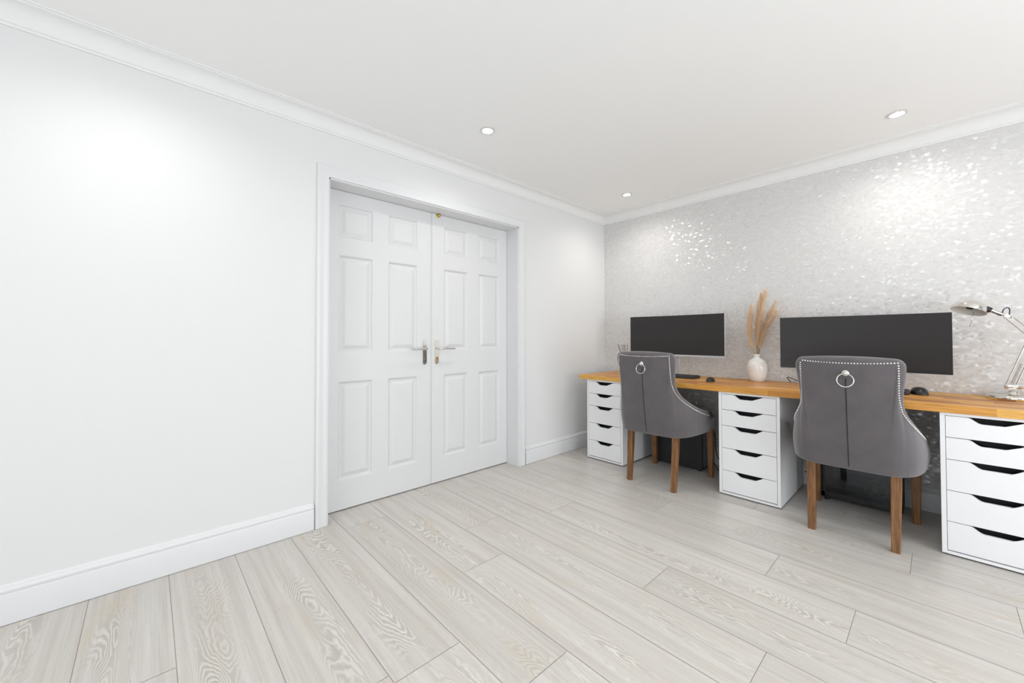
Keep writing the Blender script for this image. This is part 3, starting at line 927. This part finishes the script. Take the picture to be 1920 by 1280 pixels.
for c, s_ in ((E0, .034), (EL, .026)):
    bm = B()
    box(bm, c + Vector((-.014, -s_, -.012)), c + Vector((.014, s_, .012)), .004, 2)
    tube(bm, [c + Vector((-.022, 0, 0)), c + Vector((.022, 0, 0))], .006, 12)
    obj('joint', bm, M_CHROME, t, smooth=True, angle=40)
# head
SCN = Vector((-.030, .150, .482))
mx = Matrix.Translation(SCN) @ Matrix.Rotation(math.radians(17), 4, 'X') @ Matrix.Rotation(math.radians(15), 4, 'Y')
bm = B(); pr = []
for k in range(13):
    a = PI / 2 * k / 12; pr.append((.0690 * math.cos(a) ** .85 if k < 12 else 0, .060 * math.sin(a)))
lathe(bm, [(.0705, -.003), (.0705, 0)] + pr[1:], 56, mx)
sh = obj('lamp_shade', bm, M_CHROME, t, smooth=True, angle=60)
bm = B(); lathe(bm, [(.069, -.003), (.0665, .0)] + [(r * .95, z * .95 - .0015) for r, z in pr[1:]], 56, mx)
lathe(bm, [(.0705, -.003), (.069, -.003)], 56, mx); o = obj('shade_lining', bm, M_SHADEIN, sh, smooth=True, angle=60); o['label'] = 'white inside of the chrome shade'
bm = B(); lathe(bm, [(0, .010), (.012, .010), (.016, .018), (.018, .040), (.014, .058)], 20, mx); obj('bulb_socket', bm, M_BLACK, sh, smooth=True)
bm = B(); c1_ = mx @ Vector((.0, -.060, .026)); c2_ = HD
dv = (c2_ - c1_).normalized()
tube(bm, [c1_ - dv * .004, c1_ + dv * .016], .015, 20); o = obj('black_collar', bm, M_BLACK, t, smooth=True, angle=50)
bm = B(); tube(bm, [c1_ + dv * .014, c1_ + dv * .030, c2_], .011, 16, radii=[.013, .011, .007]); tube(bm, [c2_ + Vector((-.018, 0, 0)), c2_ + Vector((.018, 0, 0))], .008, 12)
box(bm, c2_ + Vector((-.010, -.022, -.016)), c2_ + Vector((.010, .010, .006)), .003, 2)
obj('head_bracket', bm, M_CHROME, t, smooth=True, angle=40)
bm = B(); tube(bm, catmull([c1_ + dv * .022 + Vector((-.012, 0, -.004)), c2_ + Vector((-.014, .020, .002)), c2_ + Vector((-.006, .010, .034)), c2_ + Vector((0, -.004, .044)), c2_ + Vector((0, -.011, .034)), c2_ + Vector((0, -.010, .006))], 8), .0026, 8)
obj('cord', bm, mat('blue_grey_cord', (52, 60, 78), .5), t, smooth=True)
bm = B(); a = mx @ Vector((.02, -.020, .004)); tube(bm, [a, a + Vector((0, .012, -.075))], .0011, 6); b2 = B(); bmesh.ops.create_uvsphere(b2, u_segments=12, v_segments=8, radius=.0048)
merge(bm, b2, 0, Matrix.Translation(a + Vector((0, .012, -.077)))); obj('pull_rod', bm, M_NICKEL, t, smooth=True)

# ------------------------------------------------------------------ computer towers
t = thing('computer_tower', (3.245, 1.285, 0), 'matt black computer tower on the floor behind the left chair', 'computer')
bm = B(); box(bm, (0, 0, .018), (.205, .420, .450), .005, 2); obj('case', bm, M_BLACKM, t)
bm = B()
for x in (.03, .175):
    for y in (.03, .39): tube(bm, [(x, y, 0), (x, y, .020)], .014, 12)
obj('feet', bm, M_BLACK, t)
bm = B(); box(bm, (.02, -.003, .030), (.185, .002, .440), .001, 1)
for k in range(7): box(bm, (.045, -.006, .06 + k * .020), (.160, -.002, .070 + k * .020))
box(bm, (.10, -.008, .25), (.175, -.002, .40)); obj('rear_plate', bm, mat('steel_grey', (120, 122, 126), .4, .6), t)
t = thing('computer_tower', (3.300, .155, 0), 'black computer tower with a glass side panel on the floor behind the right chair', 'computer')
bm = B(); z0, z1, yy, xx = .022, .455, .390, .215
box(bm, (0.012, 0, z0), (xx, .004, z1)); box(bm, (0.012, yy - .004, z0), (xx, yy, z1)); box(bm, (.012, 0, z0), (xx, yy, z0 + .004)); box(bm, (.012, 0, z1 - .004), (xx, yy, z1)); box(bm, (xx - .004, 0, z0), (xx, yy, z1))
obj('case', bm, M_BLACKM, t)
bm = B(); fr = .026
box(bm, (0, 0, z0), (.012, yy, z0 + fr + .008), .003); box(bm, (0, 0, z1 - fr), (.012, yy, z1), .003); box(bm, (0, 0, z0), (.012, fr, z1), .003); box(bm, (0, yy - fr, z0), (.012, yy, z1), .003)
obj('front_frame', bm, M_BLACK, t)
bm = B(); box(bm, (.002, fr - .004, z0 + fr), (.006, yy - fr + .004, z1 - fr + .004)); obj('glass_panel', bm, M_TINT, t)
bm = B(); box(bm, (xx - .016, .04, z0 + .05), (xx - .008, yy - .04, z1 - .04)); box(bm, (.09, .05, .175), (.15, yy - .07, .215), .004); obj('circuit_board', bm, mat('circuit_grey', (84, 90, 98), .45, .3), t)
bm = B()
for (y, z) in ((.125, .110),):
    mxx = Matrix.Translation((.10, y, z)) @ Matrix.Rotation(-PI / 2, 4, 'Y')
    lathe(bm, [(.050, 0), (.055, 0), (.055, .02), (.050, .02), (.050, 0)], 32, mxx); lathe(bm, [(0, .018), (.016, .018), (.016, 0), (0, 0)], 20, mxx)
    for k in range(7):
        a = 2 * PI * k / 7; b2 = B(); box(b2, (.014, -.008, .004), (.050, .008, .008)); merge(bm, b2, 0, mxx @ Matrix.Rotation(a, 4, 'Z') @ Matrix.Rotation(.5, 4, 'X'))
obj('fan', bm, mat('fan_grey', (104, 100, 94), .5), t)
bm = B()
for x in (.03, .185):
    for y in (.03, .36): tube(bm, [(x, y, 0), (x, y, .024)], .014, 12)
obj('feet', bm, M_BLACK, t)

# ------------------------------------------------------------------ cables
def cable(pts, r, label):
    bm = B(); tube(bm, catmull(pts, 8), r, 8); o = obj('cable', bm, M_BLACK, None, smooth=True); tag(o, label, 'cable')
cable([(3.505, .745, .742), (3.500, .760, .762), (3.490, .765, .776), (3.47, .745, .777), (3.44, .70, .764), (3.41, .64, .748), (3.40, .56, .742), (3.41, .45, .742)], .0028, 'thin black cable looping up off the worktop between the vase and the right monitor')
cable([(3.36, 1.275, .36), (3.37, 1.235, .30), (3.36, 1.22, .15), (3.40, 1.19, .06), (3.45, 1.13, .010), (3.50, 1.08, .010)], .0035, 'black cable hanging from the back of the matt black tower')
cable([(3.34, 1.272, .22), (3.33, 1.245, .16), (3.33, 1.225, .07), (3.36, 1.20, .010), (3.42, 1.16, .010), (3.49, 1.12, .010)], .0030, 'black cable curling on the floor beside the matt black tower')
cable([(3.50, .665, .215), (3.46, .62, .208), (3.43, .56, .206), (3.425, .548, .206)], .0045, 'black cable running into the left side of the glass-sided tower, upper one')
cable([(3.50, .665, .105), (3.46, .62, .098), (3.43, .56, .096), (3.425, .548, .096)], .0045, 'black cable running into the left side of the glass-sided tower, lower one')
